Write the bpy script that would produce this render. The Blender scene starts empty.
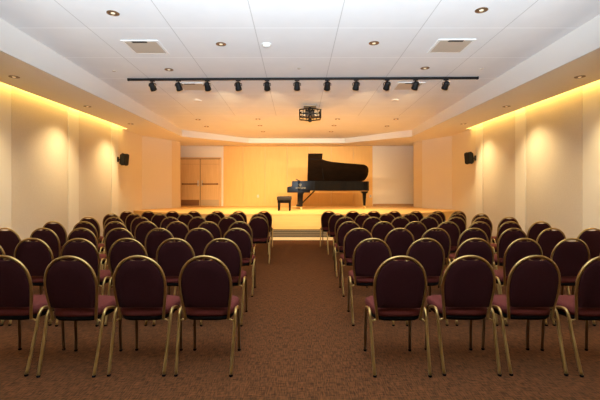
import bpy, bmesh, math, random
from mathutils import Vector, Matrix
random.seed(7)
S = bpy.context.scene
COL = S.collection
PI = math.pi
H = 1.43                      # camera height above the carpet

# ------------------------------------------------------------ camera
cd = bpy.data.cameras.new('camera'); cam = bpy.data.objects.new('camera', cd); COL.objects.link(cam)
cam.location = (0, 0, H); cam.rotation_euler = (PI/2, 0, 0)
cd.sensor_width = 36; cd.lens = 24.0; cd.shift_x = 0.005; cd.shift_y = -0.015
cd.clip_start = .05; cd.clip_end = 100
S.camera = cam
# ------------------------------------------------------------ world, exposure
w = bpy.data.worlds.new('world'); S.world = w; w.use_nodes = True
w.node_tree.nodes['Background'].inputs[0].default_value = (1, .9, .75, 1)
w.node_tree.nodes['Background'].inputs[1].default_value = 0.02
vs = S.view_settings
vs.view_transform = 'Standard'; vs.look = 'None'; vs.gamma = 1; vs.use_curve_mapping = False
vs.exposure = 0.0
# ------------------------------------------------------------ large lights
def area(name, loc, rot, sx, sy, e, c):
    l = bpy.data.lights.new(name, 'AREA'); l.shape = 'RECTANGLE'; l.size = sx; l.size_y = sy
    l.energy = e; l.color = c
    o = bpy.data.objects.new(name, l); o.location = loc; o.rotation_euler = rot; COL.objects.link(o); return o
def spot(name, loc, target, e, c, ang, blend=.6, r=.05):
    l = bpy.data.lights.new(name, 'SPOT'); l.energy = e; l.color = c
    l.spot_size = math.radians(ang); l.spot_blend = blend; l.shadow_soft_size = r
    o = bpy.data.objects.new(name, l); o.location = loc
    o.rotation_euler = (Vector(target)-Vector(loc)).to_track_quat('-Z', 'Y').to_euler()
    COL.objects.link(o); return o
FLASH = (.78, .90, 1.0)
E_FLASH = 4150; E_COVE = 105; E_SCALLOP = 275; E_TRACK = 430; E_STAGE = 175; E_HOUSE = 105
WARM = (1.0, .72, .38); GOLD = (1.0, .64, .15); HALO = (1.0, .76, .38)
# bounced flash on the camera, thrown at the ceiling
spot('bounce_flash', (0, .1, 1.65), (0, 2.3, 4.0), E_FLASH, FLASH, 98, .45, .08)
# LED strips lying in the two ceiling coves
for sx in (-1, 1):
    area('cove_strip', (sx*5.50, 4.45, 3.62), (0, -sx*math.radians(14), 0), .05, 16.9, E_COVE, GOLD)

# ------------------------------------------------------------ materials
def mat(name, base, rough=.6, metal=0, noise=None, bump=None, spec=None, coat=0):
    m = bpy.data.materials.new(name); m.use_nodes = True
    nt = m.node_tree; b = nt.nodes['Principled BSDF']
    b.inputs['Base Color'].default_value = (*base, 1)
    b.inputs['Roughness'].default_value = rough; b.inputs['Metallic'].default_value = metal
    if spec is not None: b.inputs['Specular IOR Level'].default_value = spec
    if coat: b.inputs['Coat Weight'].default_value = coat; b.inputs['Coat Roughness'].default_value = .05
    tc = nt.nodes.new('ShaderNodeTexCoord')
    if noise:
        (sc, c2, detail, stretch) = noise
        mp = nt.nodes.new('ShaderNodeMapping'); mp.inputs['Scale'].default_value = stretch
        nz = nt.nodes.new('ShaderNodeTexNoise'); nz.inputs['Scale'].default_value = sc; nz.inputs['Detail'].default_value = detail
        cr = nt.nodes.new('ShaderNodeValToRGB')
        cr.color_ramp.elements[0].position = .3; cr.color_ramp.elements[1].position = .7
        cr.color_ramp.elements[0].color = (*base, 1); cr.color_ramp.elements[1].color = (*c2, 1)
        nt.links.new(tc.outputs['Object'], mp.inputs[0]); nt.links.new(mp.outputs[0], nz.inputs['Vector'])
        nt.links.new(nz.outputs[0], cr.inputs[0]); nt.links.new(cr.outputs[0], b.inputs['Base Color'])
    if bump:
        nz2 = nt.nodes.new('ShaderNodeTexNoise'); nz2.inputs['Scale'].default_value = bump[0]
        bp = nt.nodes.new('ShaderNodeBump'); bp.inputs['Strength'].default_value = bump[1]; bp.inputs['Distance'].default_value = .004
        nt.links.new(tc.outputs['Object'], nz2.inputs['Vector']); nt.links.new(nz2.outputs[0], bp.inputs['Height'])
        nt.links.new(bp.outputs[0], b.inputs['Normal'])
    return m
M = dict(
 wall=mat('cream_paint', (.80, .73, .60), .75, bump=(60, .1)),
 pilaster=mat('pale_paint', (.84, .79, .69), .7, bump=(60, .1)),
 fabricwall=mat('tan_acoustic_fabric', (.68, .60, .49), .9, noise=(40, (.72, .64, .53), 2, (1, 1, 1)), bump=(300, .3)),
 soffit=mat('soffit_paint', (.84, .78, .68), .8, bump=(50, .05)),
 fascia=mat('white_fascia_paint', (.74, .725, .70), .8, bump=(50, .05)),
 returnwall=mat('tan_paint', (.78, .66, .46), .75, bump=(60, .1)),
 stagewall=mat('warm_white_paint', (.80, .74, .66), .75, bump=(60, .1)),
 maple=mat('maple_panel', (.76, .46, .15), .5, noise=(3, (.80, .50, .175), 6, (6, 6, .5)), spec=.3),
 door=mat('maple_door', (.66, .42, .19), .45, noise=(4, (.74, .49, .24), 6, (8, 8, .5)), spec=.3),
 stagewood=mat('stage_wood', (.77, .46, .155), .42, noise=(2.5, (.83, .51, .185), 5, (.4, 8, 8)), spec=.4),
 palewood=mat('pale_wood', (.88, .68, .40), .45, noise=(3, (.92, .73, .45), 4, (.5, 6, 6))),
 basewood=mat('base_wood', (.42, .24, .10), .5, noise=(4, (.48, .28, .12), 4, (1, 6, 6))),
 dark=mat('black_metal', (.008, .007, .007), .5, 0, spec=.2, bump=(200, .05)),
 darkplastic=mat('black_plastic', (.008, .007, .007), .6, spec=.2, bump=(250, .1)),
 greyline=mat('grey_slat', (.26, .20, .13), .5, bump=(80, .1)),
 recess=mat('dark_recess', (.03, .02, .015), .8, bump=(80, .1)),
 lacquer=mat('black_lacquer', (.004, .004, .005), .15, spec=.11, coat=0, noise=(8, (.006, .005, .005), 2, (1, 1, 1))),
 lidwood=mat('lid_lacquer', (.008, .005, .004), .25, spec=.09, coat=0, noise=(5, (.014, .008, .006), 2, (1, 1, 1))),
 leather=mat('bench_leather', (.012, .007, .006), .45, spec=.25, bump=(120, .3)),
 brass=mat('brass', (.75, .55, .25), .28, 1, bump=(300, .02)),
 steel=mat('steel', (.62, .60, .57), .3, 1, bump=(300, .02)),
 iron=mat('gold_iron_plate', (.55, .36, .12), .4, .6, bump=(100, .1)),
 ivory=mat('ivory', (.8, .76, .66), .3, bump=(100, .02)),
 chairgold=mat('chair_gold', (.36, .24, .085), .36, .92, noise=(30, (.40, .27, .10), 2, (1, 1, 1))),
 shadedgold=mat('chair_gold_shaded', (.16, .10, .05), .45, .85, bump=(100, .03)),  # front-leg metal darkened: shade under the seats put into its colour
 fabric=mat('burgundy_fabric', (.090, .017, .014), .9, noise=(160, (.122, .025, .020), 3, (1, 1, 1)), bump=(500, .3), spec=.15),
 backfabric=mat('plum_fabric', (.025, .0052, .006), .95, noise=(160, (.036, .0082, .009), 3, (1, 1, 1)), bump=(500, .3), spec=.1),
 rubber=mat('black_rubber', (.006, .005, .005), .95, spec=.05, bump=(200, .1)),
 white=mat('white_metal', (.78, .77, .74), .5, bump=(200, .02)),
 diffuser=mat('diffuser_plate', (.54, .46, .37), .6, bump=(200, .02)),
 plastic=mat('white_plastic', (.75, .75, .73), .4, bump=(200, .02)),
 bronze=mat('bronze_trim', (.24, .15, .08), .45, .6, bump=(200, .02)),
 logo=mat('gilt_lettering', (.42, .38, .28), .5, .2, bump=(200, .02)),
 kick=mat('kick_plate_bronze', (.26, .12, .045), .4, .4, bump=(200, .02)),
 kicksteel=mat('kick_plate_steel', (.55, .42, .27), .35, .5, bump=(200, .02)),
)
def emit(name, c, s):
    m = bpy.data.materials.new(name); m.use_nodes = True
    b = m.node_tree.nodes['Principled BSDF']; b.inputs['Base Color'].default_value = (.8, .7, .5, 1)
    b.inputs['Emission Color'].default_value = (*c, 1); b.inputs['Emission Strength'].default_value = s
    return m
M['bulb'] = emit('warm_bulb', (1, .7, .4), .5)
M['bulbdim'] = emit('dim_bulb', (1, .75, .5), .25)
M['led'] = emit('track_lamp_glass', (1, .75, .45), 2.0)

def math_node(nt, op, a, b=None, c=None):
    n = nt.nodes.new('ShaderNodeMath'); n.operation = op
    for i, v in enumerate((a, b, c)):
        if v is None: continue
        if isinstance(v, (int, float)): n.inputs[i].default_value = v
        else: nt.links.new(v, n.inputs[i])
    return n.outputs[0]
def ceiling_mat():
    m = bpy.data.materials.new('ceiling_tile'); m.use_nodes = True; nt = m.node_tree; b = nt.nodes['Principled BSDF']
    b.inputs['Roughness'].default_value = .85
    tc = nt.nodes.new('ShaderNodeTexCoord'); sp = nt.nodes.new('ShaderNodeSeparateXYZ'); nt.links.new(tc.outputs['Object'], sp.inputs[0])
    x, y = sp.outputs[0], sp.outputs[1]
    def line(v, off, pitch, wd):
        t = math_node(nt, 'ADD', v, off); t = math_node(nt, 'DIVIDE', t, pitch); t = math_node(nt, 'ADD', t, 40.5)
        t = math_node(nt, 'FRACT', t); t = math_node(nt, 'SUBTRACT', t, .5); t = math_node(nt, 'ABSOLUTE', t)
        t = math_node(nt, 'MULTIPLY', t, pitch); return math_node(nt, 'LESS_THAN', t, wd)
    inside = math_node(nt, 'LESS_THAN', y, 12.22)
    lx = math_node(nt, 'MULTIPLY', line(x, 3.135, 1.25, .0065), inside)
    ly = math_node(nt, 'MULTIPLY', line(y, -6.0, 1.24, .010), inside)
    nz = nt.nodes.new('ShaderNodeTexNoise'); nz.inputs['Scale'].default_value = 3; nt.links.new(tc.outputs['Object'], nz.inputs['Vector'])
    mx0 = nt.nodes.new('ShaderNodeMix'); mx0.data_type = 'RGBA'; nt.links.new(nz.outputs[0], mx0.inputs[0])
    mx0.inputs[6].default_value = (.76, .755, .75, 1); mx0.inputs[7].default_value = (.82, .815, .81, 1)
    mx1 = nt.nodes.new('ShaderNodeMix'); mx1.data_type = 'RGBA'; nt.links.new(ly, mx1.inputs[0])
    nt.links.new(mx0.outputs[2], mx1.inputs[6]); mx1.inputs[7].default_value = (.93, .93, .93, 1)
    mx2 = nt.nodes.new('ShaderNodeMix'); mx2.data_type = 'RGBA'; nt.links.new(lx, mx2.inputs[0])
    nt.links.new(mx1.outputs[2], mx2.inputs[6]); mx2.inputs[7].default_value = (.56, .55, .54, 1)
    nt.links.new(mx2.outputs[2], b.inputs['Base Color']); return m
M['ceiling'] = ceiling_mat()
def carpet_mat():
    m = bpy.data.materials.new('carpet'); m.use_nodes = True; nt = m.node_tree; b = nt.nodes['Principled BSDF']
    b.inputs['Roughness'].default_value = .95; b.inputs['Specular IOR Level'].default_value = .1
    tc = nt.nodes.new('ShaderNodeTexCoord')
    outs = []
    for st in ((30, 3.5, 1), (3.5, 30, 1), (1, 1, 1)):
        mp = nt.nodes.new('ShaderNodeMapping'); mp.inputs['Scale'].default_value = st
        nz = nt.nodes.new('ShaderNodeTexNoise'); nz.inputs['Scale'].default_value = 4 if st[0] != 1 else 1.3; nz.inputs['Detail'].default_value = 4
        nt.links.new(tc.outputs['Object'], mp.inputs[0]); nt.links.new(mp.outputs[0], nz.inputs['Vector']); outs.append(nz.outputs[0])
    s = math_node(nt, 'ADD', outs[0], outs[1]); s = math_node(nt, 'MULTIPLY', s, .5)
    cr = nt.nodes.new('ShaderNodeValToRGB'); nt.links.new(s, cr.inputs[0])
    e = cr.color_ramp.elements; e[0].position = .39; e[0].color = (.036, .0145, .006, 1); e[1].position = .63; e[1].color = (.150, .052, .018, 1)
    mid = cr.color_ramp.elements.new(.5); mid.color = (.088, .033, .011, 1)
    nt.links.new(cr.outputs[0], b.inputs['Base Color'])
    bp = nt.nodes.new('ShaderNodeBump'); bp.inputs['Strength'].default_value = .4; bp.inputs['Distance'].default_value = .004
    nt.links.new(s, bp.inputs['Height']); nt.links.new(bp.outputs[0], b.inputs['Normal'])
    return m
M['carpet'] = carpet_mat()

# ------------------------------------------------------------ mesh helpers
def box(bm, c, s, rz=0, bevel=0, mtx=None):
    r = bmesh.ops.create_cube(bm, size=1)
    vs_ = r['verts']
    bmesh.ops.scale(bm, vec=s, verts=vs_)
    if bevel:
        ed = list({e for v in vs_ for e in v.link_edges})
        rr = bmesh.ops.bevel(bm, geom=ed, offset=bevel, segments=2, profile=.7, affect='EDGES', clamp_overlap=True)
        vs_ = list({v for f in rr['faces'] for v in f.verts} | {v for v in vs_ if v.is_valid})
        seen = set(vs_); st = list(vs_)
        while st:
            v = st.pop()
            for e in v.link_edges:
                o = e.other_vert(v)
                if o not in seen: seen.add(o); st.append(o)
        vs_ = list(seen)
    if rz: bmesh.ops.rotate(bm, cent=(0, 0, 0), matrix=Matrix.Rotation(rz, 3, 'Z'), verts=vs_)
    bmesh.ops.translate(bm, vec=c, verts=vs_)
    if mtx is not None: bmesh.ops.transform(bm, matrix=mtx, verts=vs_)
    return bm
def B(c, s, rz=0, bevel=0): return box(bmesh.new(), c, s, rz, bevel)
def smooth_path(p, n=6):
    p = [Vector(q) for q in p]
    if len(p) < 3: return p
    out = []
    for i in range(len(p)-1):
        a = p[max(i-1, 0)]; b = p[i]; c = p[i+1]; d = p[min(i+2, len(p)-1)]
        for k in range(n):
            t = k/n
            out.append(.5*((2*b)+(-a+c)*t+(2*a-5*b+4*c-d)*t*t+(-a+3*b-3*c+d)*t**3))
    out.append(p[-1]); return out
def tube(bm, path, r, seg=10, closed=False, smooth=0):
    pts = smooth_path(path, smooth) if smooth else [Vector(q) for q in path]
    n = len(pts); rings = []
    up = None
    for i, p in enumerate(pts):
        if closed: t = (pts[(i+1) % n]-pts[i-1]).normalized()
        else: t = (pts[min(i+1, n-1)]-pts[max(i-1, 0)]).normalized()
        if up is None:
            up = Vector((0, 0, 1)) if abs(t.z) < .9 else Vector((0, 1, 0))
        up = (up - t*up.dot(t)).normalized(); sd = t.cross(up)
        rr = r[i] if isinstance(r, (list, tuple)) else r
        rings.append([bm.verts.new(p+up*rr*math.cos(a)+sd*rr*math.sin(a)) for a in [2*PI*k/seg for k in range(seg)]])
    m = n if closed else n-1
    for i in range(m):
        a, b = rings[i], rings[(i+1) % n]
        for k in range(seg):
            f = bm.faces.new((a[k], a[(k+1) % seg], b[(k+1) % seg], b[k])); f.smooth = True
    if not closed:
        bm.faces.new(rings[0][::-1]); bm.faces.new(rings[-1])
    return bm
def T(path, r, seg=10, closed=False, smooth=0): return tube(bmesh.new(), path, r, seg, closed, smooth)
def lathe(bm, prof, c=(0, 0, 0), seg=20, mtx=None):
    rings = []
    for (r, z) in prof:
        rings.append([bm.verts.new((r*math.cos(2*PI*k/seg), r*math.sin(2*PI*k/seg), z)) for k in range(seg)])
    for a, b in zip(rings, rings[1:]):
        for k in range(seg):
            f = bm.faces.new((a[k], a[(k+1) % seg], b[(k+1) % seg], b[k])); f.smooth = True
    bm.faces.new(rings[0][::-1]); bm.faces.new(rings[-1])
    vs_ = [v for q in rings for v in q]
    if mtx is not None: bmesh.ops.transform(bm, matrix=mtx, verts=vs_)
    bmesh.ops.translate(bm, vec=c, verts=vs_); return bm
def prism(bm, pts, z0, z1):
    a = [bm.verts.new((x, y, z0)) for x, y in pts]; b = [bm.verts.new((x, y, z1)) for x, y in pts]
    n = len(pts)
    bm.faces.new(a[::-1]); bm.faces.new(b)
    for i in range(n): bm.faces.new((a[i], a[(i+1) % n], b[(i+1) % n], b[i]))
    return bm
def obj(name, bm, m, parent=None, loc=None, rz=0):
    bmesh.ops.recalc_face_normals(bm, faces=bm.faces)
    me = bpy.data.meshes.new(name); bm.to_mesh(me); bm.free(); me.materials.append(M[m] if isinstance(m, str) else m)
    o = bpy.data.objects.new(name, me); COL.objects.link(o)
    if parent: o.parent = parent
    if loc: o.location = loc
    if rz: o.rotation_euler = (0, 0, rz)
    return o
def tag(o, label, cat, group=None):
    o['label'] = label; o['category'] = cat
    if group: o['group'] = group
    return o
def thing(name, label, cat, loc=(0, 0, 0), rz=0, group=None):
    o = bpy.data.objects.new(name, None); COL.objects.link(o); o.location = loc; o.rotation_euler = (0, 0, rz)
    o.empty_display_size = .1
    return tag(o, label, cat, group)
def struct(name, bm, m):
    o = obj(name, bm, m); o['kind'] = 'structure'; return o
def bm_poly(polys):
    bm = bmesh.new()
    for p in polys: bm.faces.new([bm.verts.new(q) for q in p])
    return bm

# ------------------------------------------------------------ the room
ZS = 3.43; W = 5.62; XE = 5.44; XF = 4.21; Y0 = -4.5
def zc(y): return 4.02-.024*y                   # main ceiling falls gently to the stage
SH = .76                                         # stage height
struct('floor', B((0, 7, -.05), (13, 23.5, .1)), 'carpet')
YB = 17.8
# main ceiling (sloping slab) with the polygonal end
loop = [(-XF, Y0), (XF, Y0), (XF, 14.65), (2.0, 16.67), (-2.0, 16.67), (-XF, 14.65)]
bm = bmesh.new()
a = [bm.verts.new((x, y, zc(y))) for x, y in loop]; b = [bm.verts.new((x, y, zc(y)+.1)) for x, y in loop]
bm.faces.new(a); bm.faces.new(b[::-1])
for i in range(6): bm.faces.new((a[i], a[(i+1) % 6], b[(i+1) % 6], b[i]))
struct('ceiling', bm, 'ceiling')
# soffit ring: underside, fascia, cove slot
def slab(bm, pts, z0, z1): prism(bm, pts, z0, z1)
bm = bmesh.new()
for sx in (-1, 1):
    slab(bm, [(sx*(XF+.02), Y0), (sx*XE, Y0), (sx*XE, 12.9), (sx*(XF+.02), 12.9)], ZS, ZS+.07)
    slab(bm, [(sx*(XF+.02), 12.9), (sx*(W+.1), 12.9), (sx*(W+.1), YB+.1), (sx*(XF+.02), YB+.1)], ZS, ZS+.07)
    slab(bm, [(sx*(XF+.02), 14.67), (sx*2.0, 16.69), (sx*2.0, YB+.1), (sx*(XF+.02), YB+.1)], ZS, ZS+.07)
    slab(bm, [(sx*5.24, Y0), (sx*(W+.1), Y0), (sx*(W+.1), 12.9), (sx*5.24, 12.9)], ZS+.30, ZS+.34)
    slab(bm, [(sx*5.2, Y0), (sx*5.24, Y0), (sx*5.24, 12.9), (sx*5.2, 12.9)], ZS+.07, ZS+.34)
slab(bm, [(-2.0, 16.69), (2.0, 16.69), (2.0, YB+.1), (-2.0, YB+.1)], ZS, ZS+.07)
struct('trim_1', bm, 'soffit')
bm = bmesh.new()
fl = [(-XF, Y0), (-XF, 14.65), (-2.0, 16.67), (2.0, 16.67), (XF, 14.65), (XF, Y0)]
fo = [(-XF-.03, Y0), (-XF-.03, 14.67), (-2.01, 16.70), (2.01, 16.70), (XF+.03, 14.67), (XF+.03, Y0)]
for i in range(5):
    p, q, P, Q = fl[i], fl[i+1], fo[i], fo[i+1]
    v = [bm.verts.new(t) for t in ((p[0], p[1], ZS-.004), (q[0], q[1], ZS-.004), (q[0], q[1], zc(q[1])+.02), (p[0], p[1], zc(p[1])+.02),
                                   (P[0], P[1], ZS-.004), (Q[0], Q[1], ZS-.004), (Q[0], Q[1], zc(Q[1])+.02), (P[0], P[1], zc(P[1])+.02))]
    for f in ((0, 1, 2, 3), (7, 6, 5, 4), (0, 4, 5, 1), (3, 2, 6, 7), (0, 3, 7, 4), (1, 5, 6, 2)): bm.faces.new([v[k] for k in f])
struct('trim_2', bm, 'fascia')
# side walls
ZT = 3.9
for sx, nm in ((-1, 'left'), (1, 'right')):
    struct('wall_'+nm, B((sx*(W+.06), (Y0+14.5)/2, ZT/2), (.12, 14.5-Y0, ZT)), 'wall')
    # splayed wing beside the stage: broad white face, then a narrow warm face
    bm = bmesh.new()
    prism(bm, [(sx*W, 14.5), (sx*4.96, 15.85), (sx*5.06, 15.95), (sx*(W+.12), 14.55)], 0, ZS+.02)
    struct('wall_wing_'+nm, bm, 'stagewall')
    bm = bmesh.new()
    prism(bm, [(sx*4.96, 15.85), (sx*4.78, 16.3), (sx*4.78, 16.42), (sx*(W), 16.42), (sx*W, 16.3), (sx*5.06, 15.95)], 0, ZS+.02)
    struct('wall_return_'+nm, bm, 'returnwall')
    struct('wall_recess_'+nm, B((sx*5.31, 17.1, ZS/2), (.1, 1.4, ZS)), 'stagewall')
    struct('baseboard_'+nm, B((sx*(W-.008), (Y0+11.6)/2, .05), (.016, 11.6-Y0, .1)), 'pilaster')
    # pale pilaster bands between the fabric panels
    for k, yc in enumerate((-2.0, .45, 2.9, 5.32, 7.61, 10.03, 12.3)):
        struct('trim_%s_band_%d' % (nm, k+1), B((sx*(W-.012), yc, ZT/2), (.024, .46, ZT-.01), bevel=.004), 'pilaster')
    ords = ['nearest', 'middle', 'farthest']
    for k, (ya, yb) in enumerate(((5.57, 7.36), (7.86, 9.78), (10.28, 12.05))):
        o = obj('acoustic_panel', B((0, 0, 0), (.014, yb-ya, 3.34), bevel=.004), 'fabricwall', loc=(sx*(W-.008), (ya+yb)/2, 1.80))
        tag(o, '%s tan fabric panel between pale bands on the %s wall' % (ords[k], nm), 'wall panel', 'fabric panels on the side walls')
struct('wall_rear', B((0, Y0-.06, 2.1), (13, .12, 4.3)), 'wall')
# back wall of the stage
struct('wall_back', B((0, YB+.06, 2.0), (11.6, .12, 3.4)), 'stagewall')
def xat(px, d): return (px-297)*d/400
bm = bmesh.new()
edges = [xat(223.5, YB), -2.40, -1.42, -.44, .54, 1.52, 2.50, xat(372.5, YB)]
for p, q in zip(edges, edges[1:]):
    box(bm, ((p+q)/2, YB-.015, (SH+ZS)/2+.05), (q-p-.008, .03, ZS-SH-.1), bevel=.003)
struct('trim_3', bm, 'maple')
bm = bmesh.new(); box(bm, ((edges[0]+edges[-1])/2, YB-.042, SH+.06), (edges[-1]-edges[0], .022, .12), bevel=.004)
struct('baseboard_back', bm, 'maple')
struct('baseboard_back_right', B(((edges[-1]+5.25)/2+.01, YB-.012, SH+.05), (5.25-edges[-1]-.02, .024, .10), bevel=.003), 'basewood')
# the wooden double doors
dr = bpy.data.objects.new('door_1', None); COL.objects.link(dr); dr['kind'] = 'structure'; dr.location = (-4.30, YB, SH)
bm = bmesh.new()
for s in (-1, 1): box(bm, (s*.91, -.03, 1.07), (.06, .08, 2.14), bevel=.004)
box(bm, (0, -.03, 2.135), (1.88, .08, .05), bevel=.004)
obj('door_frame', bm, 'door', dr)
obj('shadow_gap', B((0, -.004, 1.06), (1.78, .006, 2.11)), 'recess', dr)
for s in (-1, 1):
    leaf = obj('door_leaf', B((s*.442, -.025, 1.045), (.856, .045, 2.08), bevel=.004), 'door', dr)
    bm = B((s*.44, -.085, .98), (.72, .035, .055), bevel=.008)
    for q in (-1, 1): box(bm, (s*.44+q*.33, -.06, .98), (.07, .045, .075), bevel=.006)
    obj('panic_bar', bm, 'kick', leaf)
    bm = T([(s*.09, -.05, 1.10), (s*.09, -.11, 1.10), (s*.09, -.12, 1.06), (s*.09, -.12, .96), (s*.09, -.11, .92), (s*.09, -.05, .92)], .013, 8, smooth=3)
    box(bm, (s*.09, -.052, 1.01), (.055, .012, .26), bevel=.004)
    obj('pull_handle', bm, 'steel', leaf)
    k = obj('kick_plate', B((s*.44, -.051, .15), (.80, .006, .26)), 'kick' if s < 0 else 'kicksteel', leaf)
    k['label'] = 'dark bronze kick plate' if s < 0 else 'pale metal kick plate'
    obj('top_rail', B((s*.44, -.050, 1.86), (.80, .006, .012)), 'basewood', leaf)

# ------------------------------------------------------------ stage
st = thing('stage', 'raised honey coloured wooden stage across the front of the room', 'stage', (0, 11.65, 0))
YF = 11.65
def stage_plan(off): return [(-W, 13.75-YF+off*.8), (-3.0, off), (3.0, off), (W, 13.75-YF+off*.8), (W, 16.25-YF), (5.1, 16.4-YF), (5.2, YB-YF), (-5.2, YB-YF), (-5.1, 16.4-YF), (-W, 16.25-YF)]
# the wings stand on the stage: keep the plan inside them
def plan(off): return [(-W, 13.75-YF+off*.8), (-3.0, off), (3.0, off), (W, 13.75-YF+off*.8), (W, 14.5-YF), (4.95, 15.84-YF), (4.77, 16.3-YF), (4.77, 16.44-YF), (5.26, 16.44-YF), (5.26, YB-YF), (-5.26, YB-YF), (-5.26, 16.44-YF), (-4.77, 16.44-YF), (-4.77, 16.3-YF), (-4.95, 15.84-YF), (-W, 14.5-YF)]
bm = bmesh.new(); prism(bm, plan(0), SH-.04, SH); obj('stage_deck', bm, 'stagewood', st)
bm = bmesh.new(); prism(bm, [(-W, 2.12), (-3.0, .015), (3.0, .015), (W, 2.12), (W, 2.6), (-W, 2.6)], .31, SH-.04); obj('front_panel', bm, 'stagewood', st)
bm = bmesh.new(); prism(bm, [(-W, 2.20), (-3.0, .08), (3.0, .08), (W, 2.20), (W, 2.6), (-W, 2.6)], 0, .31); obj('recessed_base', bm, 'recess', st)
bm = bmesh.new()
for z, h in ((.270, .026), (.218, .030), (.165, .030), (.115, .026)):
    prism(bm, [(-W, 2.15), (-3.0, .03), (3.0, .03), (W, 2.15), (W, 2.25), (-3.0, .12)][:4]+[(W, 2.22), (3.0, .085), (-3.0, .085), (-W, 2.22)], z-h/2, z+h/2)
obj('base_grille', bm, 'greyline', st)
bm = bmesh.new(); prism(bm, [(-W, 2.10), (-3.0, -.01), (3.0, -.01), (W, 2.10), (W, 2.22), (3.0, .085), (-3.0, .085), (-W, 2.22)], 0, .075); obj('base_rail', bm, 'palewood', st)

# wall outlets behind the piano
for px, side in ((258, 'left'), (370.5, 'right')):
    x = xat(px, YB-.03); t = thing('wall_outlet', 'small white outlet plate on wooden wall, %s of the piano' % side, 'outlet', (x, YB-.031, SH+.44), 0, 'outlet plates on the back wall')
    obj('cover_plate', B((0, -.005, 0), (.08, .01, .12), bevel=.003), 'plastic', t)
    for z in (-.028, .028): obj('socket', B((0, -.012, z), (.034, .006, .030), bevel=.002), 'greyline', t)

# ------------------------------------------------------------ ceiling fittings
def cpos(px, py):
    p = (200.6-py)/2.59; d = 400/p
    return ((px-297)/p, d)
def spos(px, py):
    p = (191-py)/2.0; return ((px-297)/p, 400/p)
TILT = math.atan(.024)
def downlight(x, y, z, lab, r=.075, grp='recessed ceiling lights', tilt=0, bulb='bulbdim'):
    t = thing('downlight', lab, 'ceiling light', (x, y, z), 0, grp); t.rotation_euler = (-tilt, 0, 0)
    bm = bmesh.new(); prof = [(r, 0), (r, -.006), (r*.82, -.009), (r*.80, -.004)]
    rings = [[bm.verts.new((q*math.cos(2*PI*k/20), q*math.sin(2*PI*k/20), zz)) for k in range(20)] for q, zz in prof]
    for a_, b_ in zip(rings, rings[1:]):
        for k in range(20): bm.faces.new((a_[k], a_[(k+1) % 20], b_[(k+1) % 20], b_[k]))
    obj('trim_ring', bm, 'bronze', t)
    bm = lathe(bmesh.new(), [(r*.80, -.0035), (r*.5, -.003), (.001, -.003)]); obj('reflector', bm, 'bronze', t)
    bm = lathe(bmesh.new(), [(.002, -.0150), (r*.28, -.011), (r*.36, -.004), (r*.3, -.0035)], seg=12); obj('lamp', bm, bulb, t)
    return t
dl = [((113, 13), 'nearest downlight on the left of the ceiling, before the vent'),
      ((221, 44), 'downlight left of the smoke detector in the ceiling'),
      ((169, 69.5), 'downlight between left vent and track rail'),
      ((481.5, 10), 'nearest downlight on the right of the ceiling, before the vent'),
      ((374, 43), 'downlight left of the near right ceiling vent'),
      ((425, 68), 'downlight between near right vent and track rail'),
      ((198, 119.5), 'nearer left downlight of the far plain ceiling'),
      ((206.5, 126.5), 'farther left downlight of the far plain ceiling'),
      ((258, 119), 'nearest of three downlights left of the projector'),
      ((260, 125.5), 'middle of three downlights left of the projector'),
      ((263, 131.5), 'farthest of three downlights left of the projector'),
      ((337.5, 119), 'nearest of three downlights right of the projector'),
      ((334, 125.5), 'middle of three downlights right of the projector'),
      ((331, 131.5), 'farthest of three downlights right of the projector'),
      ((396, 119), 'nearer right downlight of the far plain ceiling'),
      ((387, 126), 'farther right downlight of the far plain ceiling')]
for i, ((px, py), lab) in enumerate(dl):
    x, y = cpos(px, py)
    downlight(x, y, zc(y)-.001, lab, tilt=TILT, bulb='bulbdim' if i < 6 else 'bulb', r=.085)
    if i < 6: spot('downlight_beam', (x, y, zc(y)-.04), (x, y, 0), E_HOUSE, HALO, 110, .9, .05)
    else: spot('downlight_beam', (x, y, zc(y)-.04), (x, y+.3, 0), E_STAGE, WARM, 100, .9, .05)
for sx, nm in ((-1, 'left'), (1, 'right')):
    for yy, where in ((4.65, None), (7.0, 'nearer'), (9.45, 'farther'), (11.9, 'farthest')):
        if where: downlight(sx*4.95, yy, ZS-.001, '%s downlight under the %s soffit beside the cove' % (where, nm), r=.085, grp='soffit downlights', bulb='bulb')
        spot('soffit_beam', (sx*4.95, yy, ZS-.04), (sx*5.25, yy-.45, 0), E_SCALLOP, HALO, 110, 1.0, .12)
for (px, py), nm, k in (((114, 71), 'left', 0), ((299, 68.5), 'middle', 1), ((482, 68.5), 'right', 2)):
    x, y = cpos(px, py); t = thing('sprinkler', 'tiny recessed sprinkler cap, %s one of three before the track rail' % nm, 'sprinkler', (x, y, zc(y)), 0, 'ceiling sprinklers')
    obj('cap', lathe(bmesh.new(), [(.035, .0), (.035, -.006), (.02, -.012), (.001, -.013)], seg=14), 'diffuser', t)
x, y = cpos(266.5, 44.5)
t = thing('smoke_detector', 'round white smoke detector on the white tile ceiling', 'smoke detector', (x, y, zc(y)+.002))
obj('base', lathe(bmesh.new(), [(.085, 0), (.085, -.012), (.08, -.016), (.06, -.016)]), 'white', t)
obj('sensor_head', lathe(bmesh.new(), [(.062, -.014), (.060, -.035), (.045, -.045), (.001, -.047)]), 'white', t)
for (px, py), nm in (((198, 100.5), 'left'), ((395, 100), 'right')):
    x, y = cpos(px, py); t = thing('ceiling_speaker', 'round flush white speaker behind the track rail, %s side' % nm, 'ceiling speaker', (x, y, zc(y)+.002), 0, 'round ceiling speakers')
    obj('grille', lathe(bmesh.new(), [(.10, -.001), (.098, -.010), (.085, -.013), (.001, -.011)]), 'white', t)
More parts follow.
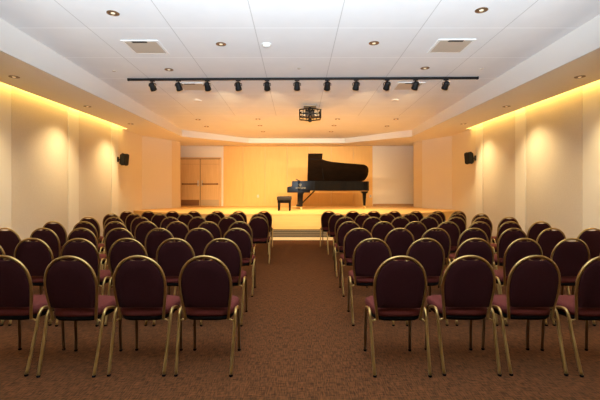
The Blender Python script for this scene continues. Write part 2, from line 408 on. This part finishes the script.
def vent(x, y, lab):
    t = thing('ceiling_vent', lab, 'air vent', (x, y, zc(y)-.002), 0, 'square ceiling vents'); t.rotation_euler = (-TILT, 0, 0)
    s = .60; bm = bmesh.new()
    for q in (-1, 1):
        box(bm, (q*(s/2-.02), 0, -.007), (.04, s, .014), bevel=.004); box(bm, (0, q*(s/2-.02), -.007), (s-.08, .04, .014), bevel=.004)
    obj('frame', bm, 'white', t)
    obj('duct_opening', B((0, 0, -.004), (s-.08, s-.08, .006)), 'recess', t)
    obj('diffuser_plate', B((0, 0, -.010), (s-.09, s-.09, .006), bevel=.002), 'diffuser', t)
    obj('damper_slot', B((-.01, -(s/2-.05), -.015), (.24, .055, .005)), 'recess', t)
    return t
for (px, py), lab in (((146, 47), 'square ceiling vent in front of the track rail, left'), ((450.5, 46), 'square ceiling vent in front of the track rail, right'),
                      ((193, 86.5), 'square ceiling vent just behind the track rail, left'), ((408, 86), 'square ceiling vent just behind the track rail, right')):
    x, y = cpos(px, py); vent(x, y, lab)
# track with eleven spotlights
YT = 8.43; ZR = zc(YT)
t = thing('lighting_track', 'long black lighting track fixed across the ceiling', 'lighting track', (.1, YT, ZR), -.016)
obj('rail', B((0, 0, -.024), (7.33, .045, .046), bevel=.004), 'dark', t)
bm = bmesh.new(); box(bm, (-3.68, 0, -.024), (.03, .055, .052), bevel=.004); box(bm, (3.68, 0, -.024), (.03, .055, .052), bevel=.004)
obj('end_cap', bm, 'darkplastic', t)
hx = [151.5, 178, 207, 238, 267, 297, 327.3, 356, 386.7, 415, 445]
ordn = ['leftmost', 'second from left', 'third from left', 'fourth from left', 'fifth from left', 'middle', 'fifth from right', 'fourth from right', 'third from right', 'second from right', 'rightmost']
aims = [(-3.2, 15.5), (-2.8, 13), (-1.9, 17), (-1.4, 12.6), (-.6, 16.5), (.0, 12.4), (.7, 15.5), (1.4, 12.6), (2.0, 16.5), (2.8, 13), (3.4, 15.5)]
for i, px in enumerate(hx):
    x = (px-297)/47.4
    yt = YT-.016*(x-.1)
    L = thing('track_spotlight', 'black spotlight on the ceiling track, %s of eleven' % ordn[i], 'spotlight', (x, yt, ZR-.048), 0, 'spotlights on the track')
    bm = B((0, 0, -.010), (.10, .035, .02), bevel=.003); tube(bm, [(0, 0, -.018), (0, 0, -.06)], .012, 10)
    obj('adapter', bm, 'dark', L)
    ax, ay = aims[i]
    ax *= .45; dirv = (Vector((ax, ay, SH+.6))-Vector((x, YT, ZR-.16))).normalized()
    dirl = Vector((dirv.x, dirv.y, dirv.z-.75)).normalized()     # heads hang steeply
    q = dirl.to_track_quat('-Z', 'Y').to_matrix().to_4x4()
    c = Vector((0, .01, -.122))
    head = lathe(bmesh.new(), [(.03, .085), (.050, .076), (.056, .045), (.060, -.02), (.066, -.045), (.068, -.083), (.060, -.084), (.056, -.060), (.02, -.060)], c, 18, q)
    hd = obj('lamp_head', head, 'dark', L)
    gl = lathe(bmesh.new(), [(.052, -.064), (.048, -.068), (.001, -.069)], c, 16, q)
    obj('lens', gl, 'led', hd)
    bm = T([(-.072, .01, -.122), (-.073, .005, -.080), (-.05, 0, -.062), (.05, 0, -.062), (.073, .005, -.080), (.072, .01, -.122)], .007, 8, smooth=3)
    obj('yoke', bm, 'dark', L)
    lp = Vector((x, yt, ZR-.048))+c+dirl*.12
    spot('track_beam', lp, (ax, ay, SH+.5), E_TRACK, WARM, 62, .85, .04)
# projector in its cage
PX, PY = xat(310, 11.0), 11.0
t = thing('projector', 'ceiling projector in an open black security cage', 'projector', (PX, PY, zc(PY)))
obj('mount_plate', B((0, 0, -.012), (.34, .34, .024), bevel=.004), 'greyline', t)
bm = T([(0, 0, -.02), (0, 0, -.12)], .03, 14); box(bm, (0, 0, -.115), (.26, .2, .015), bevel=.003); obj('mount_pole', bm, 'dark', t)
bm = bmesh.new(); w2, d2 = .285, .20; z0, z1 = -.125, -.33
def bar(p, q, r=.017): tube(bm, [p, q], r, 6)
for z in (z0, z1):
    for s in (-1, 1):
        mid = .035 if z == z0 else -.03
        bar((-w2, s*d2, z), (0, s*d2, z+mid)); bar((0, s*d2, z+mid), (w2, s*d2, z)); bar((s*w2, -d2, z), (s*w2, d2, z))
for s in (-1, 1):
    for q in (-1, 1): bar((s*w2, q*d2, z0), (s*w2, q*d2, z1))
    bar((-w2, s*d2, -.228), (w2, s*d2, -.228), .013)
    for u in (-.19, -.095, .095, .19): bar((u, s*d2, z0), (u, s*d2, z1), .010)
bar((-.06, -d2, z0+.02), (.05, -d2, z1), .02); bar((.06, -d2, z0+.02), (-.05, -d2, z1), .02)
obj('security_cage', bm, 'dark', t)
bd = obj('projector_body', B((0, 0, -.228), (.46, .33, .125), bevel=.02), 'greyline', t)
bm = B((-.01, -.168, -.228), (.26, .01, .115), bevel=.003)
for s in (-.17, .13): 
    for k in range(5): box(bm, (s+.015*k, -.168, -.228), (.006, .008, .08))
obj('vent_grille', bm, 'recess', bd)
obj('lens', lathe(bmesh.new(), [(.05, 0), (.05, .05), (.045, .05), (.04, .03), (.001, .03)], (.12, .165, -.228), 18, Matrix.Rotation(-PI/2, 4, 'X')), 'darkplastic', bd)
obj('sensor_dome', lathe(bmesh.new(), [(.02, 0), (.05, -.02), (.055, -.05), (.04, -.085), (.001, -.10)], (0, -.05, -.345), 18), 'darkplastic', t)

# ------------------------------------------------------------ wall speakers
def wall_speaker(sx, y, z, lab):
    t = thing('wall_speaker', lab, 'loudspeaker', (sx*(W-.012), y, z), 0, 'black speakers on the side walls')
    bm = B((-sx*.012, 0, 0), (.024, .12, .16), bevel=.003); tube(bm, [(-sx*.02, 0, 0), (-sx*.11, 0, -.01)], .018, 10)
    obj('bracket', bm, 'dark', t)
    bm = bmesh.new()
    # plan view: wide grille towards the audience, tapering back
    pl = [(-.12, -.11), (.12, -.11), (.125, -.02), (.06, .10), (-.06, .10), (-.125, -.02)]
    hh = [.17, .17, .205, .14, .14, .205]
    a_ = [bm.verts.new((x_, y_, -h_)) for (x_, y_), h_ in zip(pl, hh)]; b_ = [bm.verts.new((x_, y_, h_)) for (x_, y_), h_ in zip(pl, hh)]
    bm.faces.new(a_); bm.faces.new(b_[::-1])
    for i in range(6): bm.faces.new((a_[i], a_[(i+1) % 6], b_[(i+1) % 6], b_[i]))
    bmesh.ops.bevel(bm, geom=list(bm.edges), offset=.012, segments=2, affect='EDGES')
    R_ = Matrix.Translation((-sx*.185, 0, 0)) @ Matrix.Rotation(-sx*math.radians(80), 4, 'Z') @ Matrix.Rotation(math.radians(6), 4, 'X')
    bmesh.ops.transform(bm, matrix=R_, verts=bm.verts)
    cab = obj('cabinet', bm, 'darkplastic', t)
    bm = B((0, -.118, 0), (.20, .012, .30), bevel=.004); bmesh.ops.transform(bm, matrix=R_, verts=bm.verts)
    obj('grille', bm, 'dark', cab)
wall_speaker(-1, 12.5, H+31.5/31.9, 'black loudspeaker on the left side wall')
wall_speaker(1, 12.55, H+33/31.9, 'black loudspeaker on the right side wall')

# ------------------------------------------------------------ grand piano
YP = 14.45                       # depth of the near (treble) side
PXM = 400/YP
def lx(px): return (px-297)/PXM
pn = thing('grand_piano', 'black lacquered concert grand piano with lid raised on the stage', 'piano', (0, YP, SH))
x0, x1 = lx(287), 2.74      # keyboard end, tail
L0 = x0; PW = 1.50
def rim_outline(xs, inset=0):
    # near side: straight, then the bent side curving back to the tail; far (bass) side straight
    near = [(xs, 0), (x0+.9, 0), (x0+1.15, .03), (x0+1.4, .13), (x0+1.65, .27), (x0+1.9, .40), (x0+2.2, .50), (x0+2.5, .55), (x1-.22, .58), (x1-.08, .64), (x1, .78), (x1+.0, 1.0), (x1-.03, 1.25), (x1-.12, 1.42), (x1-.3, PW)]
    far = [(xs, PW)]
    return [(a_, b_) for a_, b_ in near+far]
ZRIM0, ZRIM1 = .68, 1.035
# the near side at the tail sits further away than the keyboard cheek, as on a real grand
out = rim_outline(x0+.40)
inn = []
cx = sum(p[0] for p in out)/len(out); cy = sum(p[1] for p in out)/len(out)
n_ = len(out)
for i in range(n_):
    p0 = Vector(out[i-1]); p1 = Vector(out[i]); p2 = Vector(out[(i+1) % n_])
    a_ = (p1-p0).normalized(); b_ = (p2-p1).normalized()
    nrm = Vector((-(a_+b_).y, (a_+b_).x)).normalized()
    inn.append(tuple(p1+nrm*.06))
bm = bmesh.new()
o0 = [bm.verts.new((x, y, ZRIM0)) for x, y in out]; o1 = [bm.verts.new((x, y, ZRIM1)) for x, y in out]
i1 = [bm.verts.new((x, y, ZRIM1)) for x, y in inn]; i0 = [bm.verts.new((x, y, ZRIM0+.14)) for x, y in inn]
for i in range(n_):
    j = (i+1) % n_
    for q in ((o0[i], o0[j], o1[j], o1[i]), (o1[i], o1[j], i1[j], i1[i]), (i1[i], i1[j], i0[j], i0[i])):
        f = bm.faces.new(q); f.smooth = False
bm.faces.new(o0[::-1])
obj('case', bm, 'lacquer', pn)
bm = bmesh.new(); prism(bm, [(x*.995+.003, y) for x, y in inn], ZRIM0+.14, ZRIM0+.16); obj('soundboard', bm, 'iron', pn)
bm = bmesh.new()
for k in range(24):
    y_ = .14+k*.052; xe = x0+1.2+ (1.5*min(1, k/12)) * .95
    tube(bm, [(x0+.55, y_, ZRIM1-.06), (min(xe, x1-.35), y_+.02, ZRIM1-.06)], .0025, 4)
obj('strings', bm, 'steel', pn)
# keyboard end: keybed, cheeks, keys, fallboard
obj('keybed', B((x0+.42, PW/2, .66), (.84, PW, .10), bevel=.012), 'lacquer', pn)
for yy in (.045, PW-.045):
    bm = bmesh.new()
    prof = [(x0, .70), (x0, .80), (x0+.06, .83), (x0+.17, .84), (x0+.18, 1.01), (x0+.22, 1.03), (x0+.46, 1.03), (x0+.46, .70)]
    a_ = [bm.verts.new((x, yy-.045, z)) for x, z in prof]; b_ = [bm.verts.new((x, yy+.045, z)) for x, z in prof]
    bm.faces.new(a_); bm.faces.new(b_[::-1])
    for i in range(len(prof)): j = (i+1) % len(prof); bm.faces.new((a_[i], a_[j], b_[j], b_[i]))
    obj('cheek', bm, 'lacquer', pn)
bm = bmesh.new()
for k in range(52): box(bm, (x0+.10, .11+k*(1.28/52)+.012, .755), (.15, .0225, .03))
obj('white_keys', bm, 'ivory', pn)
bm = bmesh.new()
for k in range(51):
    if k % 7 in (0, 2, 3, 5, 6): box(bm, (x0+.135, .11+(k+1)*(1.28/52), .775), (.09, .011, .03))
obj('black_keys', bm, 'dark', pn)
bm = B((x0+.225, PW/2, .88), (.03, PW-.2, .22), bevel=.008); obj('fallboard', bm, 'lacquer', pn)
obj('pin_block_cover', B((x0+.35, PW/2, .99), (.24, PW-.19, .06), bevel=.01), 'lacquer', pn)
# music desk, folded low and leaning
bm = B((0, 0, .10), (.025, .75, .20), bevel=.005); bmesh.ops.transform(bm, matrix=Matrix.Translation((x0+.50, PW/2, 1.03)) @ Matrix.Rotation(math.radians(-65), 4, 'Y'), verts=bm.verts)
obj('music_desk', bm, 'lacquer', pn)
# lid: hinged on the far (bass) side, open forty degrees
TH = math.radians(38.8)
LM = Matrix.Translation((0, PW+.005, ZRIM1+.012)) @ Matrix.Rotation(-TH, 4, 'X')
xl = lx(308.3)
def lidpoly(pts, z0_, z1_):
    bm = bmesh.new(); prism(bm, pts, z0_, z1_); bmesh.ops.bevel(bm, geom=[e for e in bm.edges], offset=.004, segments=1, affect='EDGES')
    bmesh.ops.transform(bm, matrix=LM, verts=bm.verts); return bm
xr = x1+.03
main = [(xl, 0), (xl, -1.30), (lx(322), -1.30), (lx(327), -1.20), (lx(333), -1.13), (lx(341), -1.09), (lx(350), -1.05), (lx(358), -1.02), (xr-.22, -.98), (xr-.10, -.90), (xr-.03, -.78), (xr, -.60), (xr+.005, -.38), (xr-.03, -.20), (xr-.09, -.06), (xr-.2, 0)]
lid = obj('lid', lidpoly(main, 0, .022), 'lidwood', pn)
fl_ = [(xl, -.005), (xl, -1.56), (lx(323.2), -1.56), (lx(323.2), -.005)]
obj('front_flap', lidpoly(fl_, .026, .046), 'lidwood', lid)
bm = bmesh.new()
for px_ in (315, 335, 355): tube(bm, [(lx(px_)-.05, PW+.005, ZRIM1+.004), (lx(px_)+.05, PW+.005, ZRIM1+.004)], .008, 8)
obj('hinge', bm, 'brass', lid)
# lid prop
tip = LM @ Vector((lx(322), -1.20, -.005))
obj('lid_prop', T([(lx(324), .05, ZRIM1-.03), tuple(tip)], .010, 8), 'lacquer', pn)
# legs with brass casters
def leg(x, y, blk, th=.085):
    bm = bmesh.new()
    r = bmesh.ops.create_cube(bm, size=1)
    for v in r['verts']:
        tz = v.co.z+.5; s_ = th+tz*.055
        v.co = Vector((x+v.co.x*s_, y+v.co.y*s_, .10+tz*.50))
    bmesh.ops.bevel(bm, geom=list(bm.edges), offset=.008, segments=2, affect='EDGES')
    box(bm, (x, y, .60), (blk, .20, .05), bevel=.008); box(bm, (x, y, .635), (blk+.06, .24, .05), bevel=.01)
    lg = obj('leg', bm, 'lacquer', pn)
    bm = lathe(bmesh.new(), [(.035, .11), (.04, .09), (.03, .07)], (x, y, 0), 12)
    lathe(bm, [(.036, -.015), (.040, -.008), (.040, .008), (.036, .015)], (x+.015, y, .040), 16, Matrix.Rotation(PI/2, 4, 'X'))
    box(bm, (x-.0, y-.024, .06), (.05, .006, .06)); box(bm, (x-.0, y+.024, .06), (.05, .006, .06))
    obj('caster', bm, 'brass', lg)
leg(lx(300.8), .16, .24, .125); leg(lx(300.8), PW-.16, .24, .125); leg(2.60, 1.0, .20)
# pedal lyre and its diagonal brace
bm = bmesh.new()
for y_ in (PW/2-.09, PW/2+.09): box(bm, (x0+.40, y_, .38), (.045, .04, .50), bevel=.006)
box(bm, (x0+.40, PW/2, .12), (.14, .30, .07), bevel=.01)
ly = obj('pedal_lyre', bm, 'lacquer', pn)
bm = bmesh.new()
for y_ in (PW/2-.06, PW/2, PW/2+.06): box(bm, (x0+.27, y_, .085), (.16, .022, .012), bevel=.004)
obj('pedal', bm, 'brass', ly)
bm = bmesh.new()
for y_ in (PW/2-.09, PW/2+.09): tube(bm, [(x0+.47, y_, .12), (lx(315.5), y_, .68)], .020, 8)
obj('lyre_brace', bm, 'lacquer', ly)
# gilt lettering and crest on the near side
def text_bm(s, size, ext=.001):
    cu = bpy.data.curves.new('lettering', 'FONT'); cu.body = s; cu.size = size; cu.extrude = ext; cu.align_x = 'CENTER'
    o = bpy.data.objects.new('lettering_src', cu); COL.objects.link(o)
    dg = bpy.context.evaluated_depsgraph_get(); me = bpy.data.meshes.new_from_object(o.evaluated_get(dg))
    bm = bmesh.new(); bm.from_mesh(me); bpy.data.objects.remove(o); bpy.data.meshes.remove(me); bpy.data.curves.remove(cu); return bm
bm = text_bm('STEINWAY & SONS', .042)
bmesh.ops.transform(bm, matrix=Matrix.Translation((lx(300.3), -.0025, .765)) @ Matrix.Rotation(PI/2, 4, 'X'), verts=bm.verts)
obj('lettering', bm, 'logo', pn)
bm = bmesh.new(); c_ = lx(300.3)
tube(bm, [(c_-.035, -.003, .94), (c_-.045, -.003, .90), (c_-.02, -.003, .86), (c_+.02, -.003, .86), (c_+.045, -.003, .90), (c_+.035, -.003, .94)], .004, 6, smooth=4)
for k in (-.012, 0, .012): tube(bm, [(c_+k, -.003, .86), (c_+k, -.003, .93)], .002, 4)
tube(bm, [(c_, -.003, .86), (c_, -.003, .835)], .003, 4)
obj('crest', bm, 'logo', pn)
# spine plate joining cheeks and rim on the near side
obj('side_panel', B((x0+.62, .012, .865), (.78, .02, .33), bevel=.003), 'lacquer', pn)

# piano bench
bn = thing('piano_bench', 'black button-tufted piano bench with square legs on the stage', 'bench', (xat(284.3, 13.55), 13.75, SH))
bm = B((0, 0, .425), (.48, .76, .13), bevel=.03)
bh = obj('cushion', bm, 'leather', bn)
bm = bmesh.new()
for a_ in range(3):
    for b_ in range(5): lathe(bm, [(.012, 0), (.010, .005), (.001, .007)], (-.13+a_*.13, -.26+b_*.13, .489), 8)
obj('buttons', bm, 'leather', bh)
obj('apron', B((0, 0, .315), (.45, .72, .10), bevel=.006), 'lacquer', bn)
for sx in (-1, 1):
    for sy in (-1, 1):
        bm = bmesh.new(); r = bmesh.ops.create_cube(bm, size=1)
        for v in r['verts']:
            tz = v.co.z+.5; s_ = .055+tz*.012; v.co = Vector((sx*.185+v.co.x*s_, sy*.32+v.co.y*s_, tz*.33))
        bmesh.ops.bevel(bm, geom=list(bm.edges), offset=.004, segments=1, affect='EDGES')
        obj('leg', bm, 'lacquer', bn)
for s in (-1, 1):
    obj('adjuster_knob', lathe(bmesh.new(), [(.03, 0), (.032, .01), (.03, .03), (.001, .032)], (0, s*.352, .36), 12, Matrix.Rotation(-s*PI/2, 4, 'X')), 'dark', bn)

# ------------------------------------------------------------ banquet chairs
YB0, YB1, ZB0, ZB1 = -.185, -.27, .415, .918
def bk(x, h, off=0):             # point on the leaning back plane; off pushes towards the sitter
    t_ = h/(ZB1-ZB0); yb = YB0+(YB1-YB0)*t_
    return Vector((x, yb+off, ZB0+h))
HB = ZB1-ZB0
def outline():
    pts = [(-.172, 0), (-.181, .08), (-.192, .16), (-.199, .22)]
    hc = .27; a_ = .201; b_ = HB-hc
    for k in range(25):
        t_ = PI-PI*k/24
        c_, s_ = math.cos(t_), math.sin(t_)
        pts.append((a_*math.copysign(abs(c_)**.93, c_), hc+b_*abs(s_)**.93))
    pts += [(.199, .22), (.192, .16), (.181, .08), (.172, 0)]
    return pts
OUT = outline()
def chair_meshes():
    ms = {}
    fr = bmesh.new()
    tube(fr, [bk(-.170, -.012)]+[bk(x, h) for x, h in OUT]+[bk(.170, -.012)], .0118, 10)
    ms['back_frame'] = (fr, 'chairgold')
    bm = bmesh.new()
    def ring(sc, off, dip):
        r_ = []
        for x, h in OUT:
            hh = .25+(h-.25)*sc
            if abs(x) < .075 and h > .35: hh -= dip*(math.cos(PI*x/.15)**.8)
            r_.append(bm.verts.new(bk(x*sc, max(hh, .092), off)))
        return r_
    R_ = [ring(.2, .030, 0), ring(.6, .030, 0), ring(.86, .026, .012), ring(.955, .010, .021), ring(.955, -.006, .021), ring(.88, -.016, .014), ring(.6, -.018, 0), ring(.2, -.018, 0)]
    for a_, b_ in zip(R_, R_[1:]):
        for k in range(len(a_)):
            j = (k+1) % len(a_); f = bm.faces.new((a_[k], a_[j], b_[j], b_[k])); f.smooth = True
    bm.faces.new(R_[0]); bm.faces.new(R_[-1][::-1])
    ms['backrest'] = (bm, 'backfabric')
    # bright lip of the hand-hold below the top of the frame
    ms['hand_hold'] = (T([bk(x, HB-.018-.022*(math.cos(PI*x/.15)), -.002) for x in (-.062, -.04, -.02, 0, .02, .04, .062)], .006, 6), 'chairgold')
    # seat
    def so(k, n=32):
        t_ = 2*PI*k/n; c_, s_ = math.cos(t_), math.sin(t_)
        x = math.copysign(abs(c_)**.5, c_); y = math.copysign(abs(s_)**.5, s_)
        wd = .200+.022*(y+1)/2
        return x*wd, .015+y*.215
    bm = bmesh.new(); rr = []
    for sc, z in ((.2, .500), (.7, .500), (.9, .496), (.975, .486), (1.0, .468), (1.0, .448), (.98, .432), (.2, .430)):
        rr.append([bm.verts.new((so(k)[0]*sc, .015+(so(k)[1]-.015)*sc, z)) for k in range(32)])
    for a_, b_ in zip(rr, rr[1:]):
        for k in range(32):
            f = bm.faces.new((a_[k], a_[(k+1) % 32], b_[(k+1) % 32], b_[k])); f.smooth = True
    bm.faces.new(rr[0]); bm.faces.new(rr[-1][::-1])
    ms['seat'] = (bm, 'fabric')
    bm = bmesh.new(); rr = []
    for sc, z in ((.96, .431), (.965, .41), (.90, .393), (.3, .390)):
        rr.append([bm.verts.new((so(k)[0]*sc, .015+(so(k)[1]-.015)*sc, z)) for k in range(32)])
    for a_, b_ in zip(rr, rr[1:]):
        for k in range(32): bm.faces.new((a_[k], a_[(k+1) % 32], b_[(k+1) % 32], b_[k]))
    bm.faces.new(rr[0]); bm.faces.new(rr[-1][::-1])
    ms['seat_frame'] = (bm, 'rubber')
    for s in (-1, 1):
        p = [(s*.188, .13, .400), (s*.208, .08, .420), (s*.221, .00, .450), (s*.224, -.100, .472), (s*.225, -.145, .464), (s*.224, -.174, .42), (s*.221, -.203, .31), (s*.217, -.252, .15), (s*.213, -.298, .012)]
        ms['rear%d' % s] = (T(p, .0125, 10, smooth=4), 'chairgold')
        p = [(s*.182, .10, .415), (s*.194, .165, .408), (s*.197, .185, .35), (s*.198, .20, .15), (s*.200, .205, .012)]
        ms['front%d' % s] = (T(p, .0125, 10, smooth=4), 'shadedgold')
        ms['brace%d' % s] = (T([(s*.222, -.180, .385), (s*.200, -.184, .398), (s*.176, -.184, .410)], .006, 8), 'chairgold')
        ms['capr%d' % s] = (lathe(bmesh.new(), [(.0125, 0), (.0140, .003), (.0140, .013), (.0127, .016)], (s*.2125, -.299, 0), 12), 'rubber')
        ms['capf%d' % s] = (lathe(bmesh.new(), [(.0125, 0), (.0140, .003), (.0140, .013), (.0127, .016)], (s*.200, .205, 0), 12), 'rubber')
    return ms
ms = chair_meshes()
proto = thing('banquet_chair', '', 'chair')
P_ = {k: obj('leg' if k[:4] in ('rear', 'fron') else {'brac': 'brace', 'capr': 'foot_cap', 'capf': 'foot_cap'}.get(k[:4], k), bm_, m_, proto) for k, (bm_, m_) in ms.items()}
for s in (-1, 1):
    P_['capr%d' % s].parent = P_['rear%d' % s]; P_['capf%d' % s].parent = P_['front%d' % s]
def dup(root, deep):
    r = root.copy(); COL.objects.link(r)
    for ch in list(root.children):
        c = ch.copy(); COL.objects.link(c); c.parent = r
        if deep:
            for g in ch.children:
                d = g.copy(); COL.objects.link(d); d.parent = c
    return r
ytop = [3.115, 4.27, 5.45, 6.63, 7.80, 8.97, 10.12]
left = [[-.72, -1.24, -1.775, -2.30], [-.80, -1.31, -1.82, -2.33, -2.84, -3.35], [-.82, -1.34, -1.87, -2.43, -2.95, -3.47, -3.99],
        [-.95, -1.47, -1.985, -2.50, -3.015, -3.53, -4.045], [-.76, -1.35, -1.94, -2.47, -3.06, -3.58, -4.07],
        [-.86, -1.38, -1.90, -2.50, -3.08, -3.66, -4.16], [-.86, -1.48, -2.03, -2.62, -3.15, -3.76, -4.30]]
right = [[.81, 1.36, 1.875, 2.40], [.81, 1.38, 1.91, 2.43, 2.945, 3.46], [.84, 1.40, 1.90, 2.42, 2.95, 3.48, 4.02],
         [.87, 1.44, 1.97, 2.51, 3.03, 3.54, 4.05], [.95, 1.48, 2.03, 2.57, 3.10, 3.62, 4.13],
         [.915, 1.49, 2.02, 2.54, 3.07, 3.60, 4.13], [.85, 1.42, 1.94, 2.46, 3.01, 3.56, 4.09]]
rown = ['nearest', 'second', 'third', 'fourth', 'fifth', 'sixth', 'farthest']
coln = ['first', 'second', 'third', 'fourth', 'fifth', 'sixth', 'seventh']
rnd = random.Random(3); first = True
for side, rows in (('left', left), ('right', right)):
    for r_, xs in enumerate(rows):
        for c_, x in enumerate(xs):
            o = proto if first else dup(proto, r_ < 3)
            first = False
            yaw = math.radians(rnd.uniform(-1, 1))
            if r_ == 6 and c_ == 0: yaw = math.radians(5 if side == 'left' else -9)
            o.location = (x, ytop[r_]+.27+rnd.uniform(-.015, .015), 0); o.rotation_euler = (0, 0, yaw)
            where = 'at the aisle' if c_ == 0 else '%s from the aisle' % coln[c_]
            tag(o, 'burgundy banquet chair, %s in the %s row of the %s block' % (where, rown[r_], side), 'chair', 'banquet chairs in the %s block' % side)
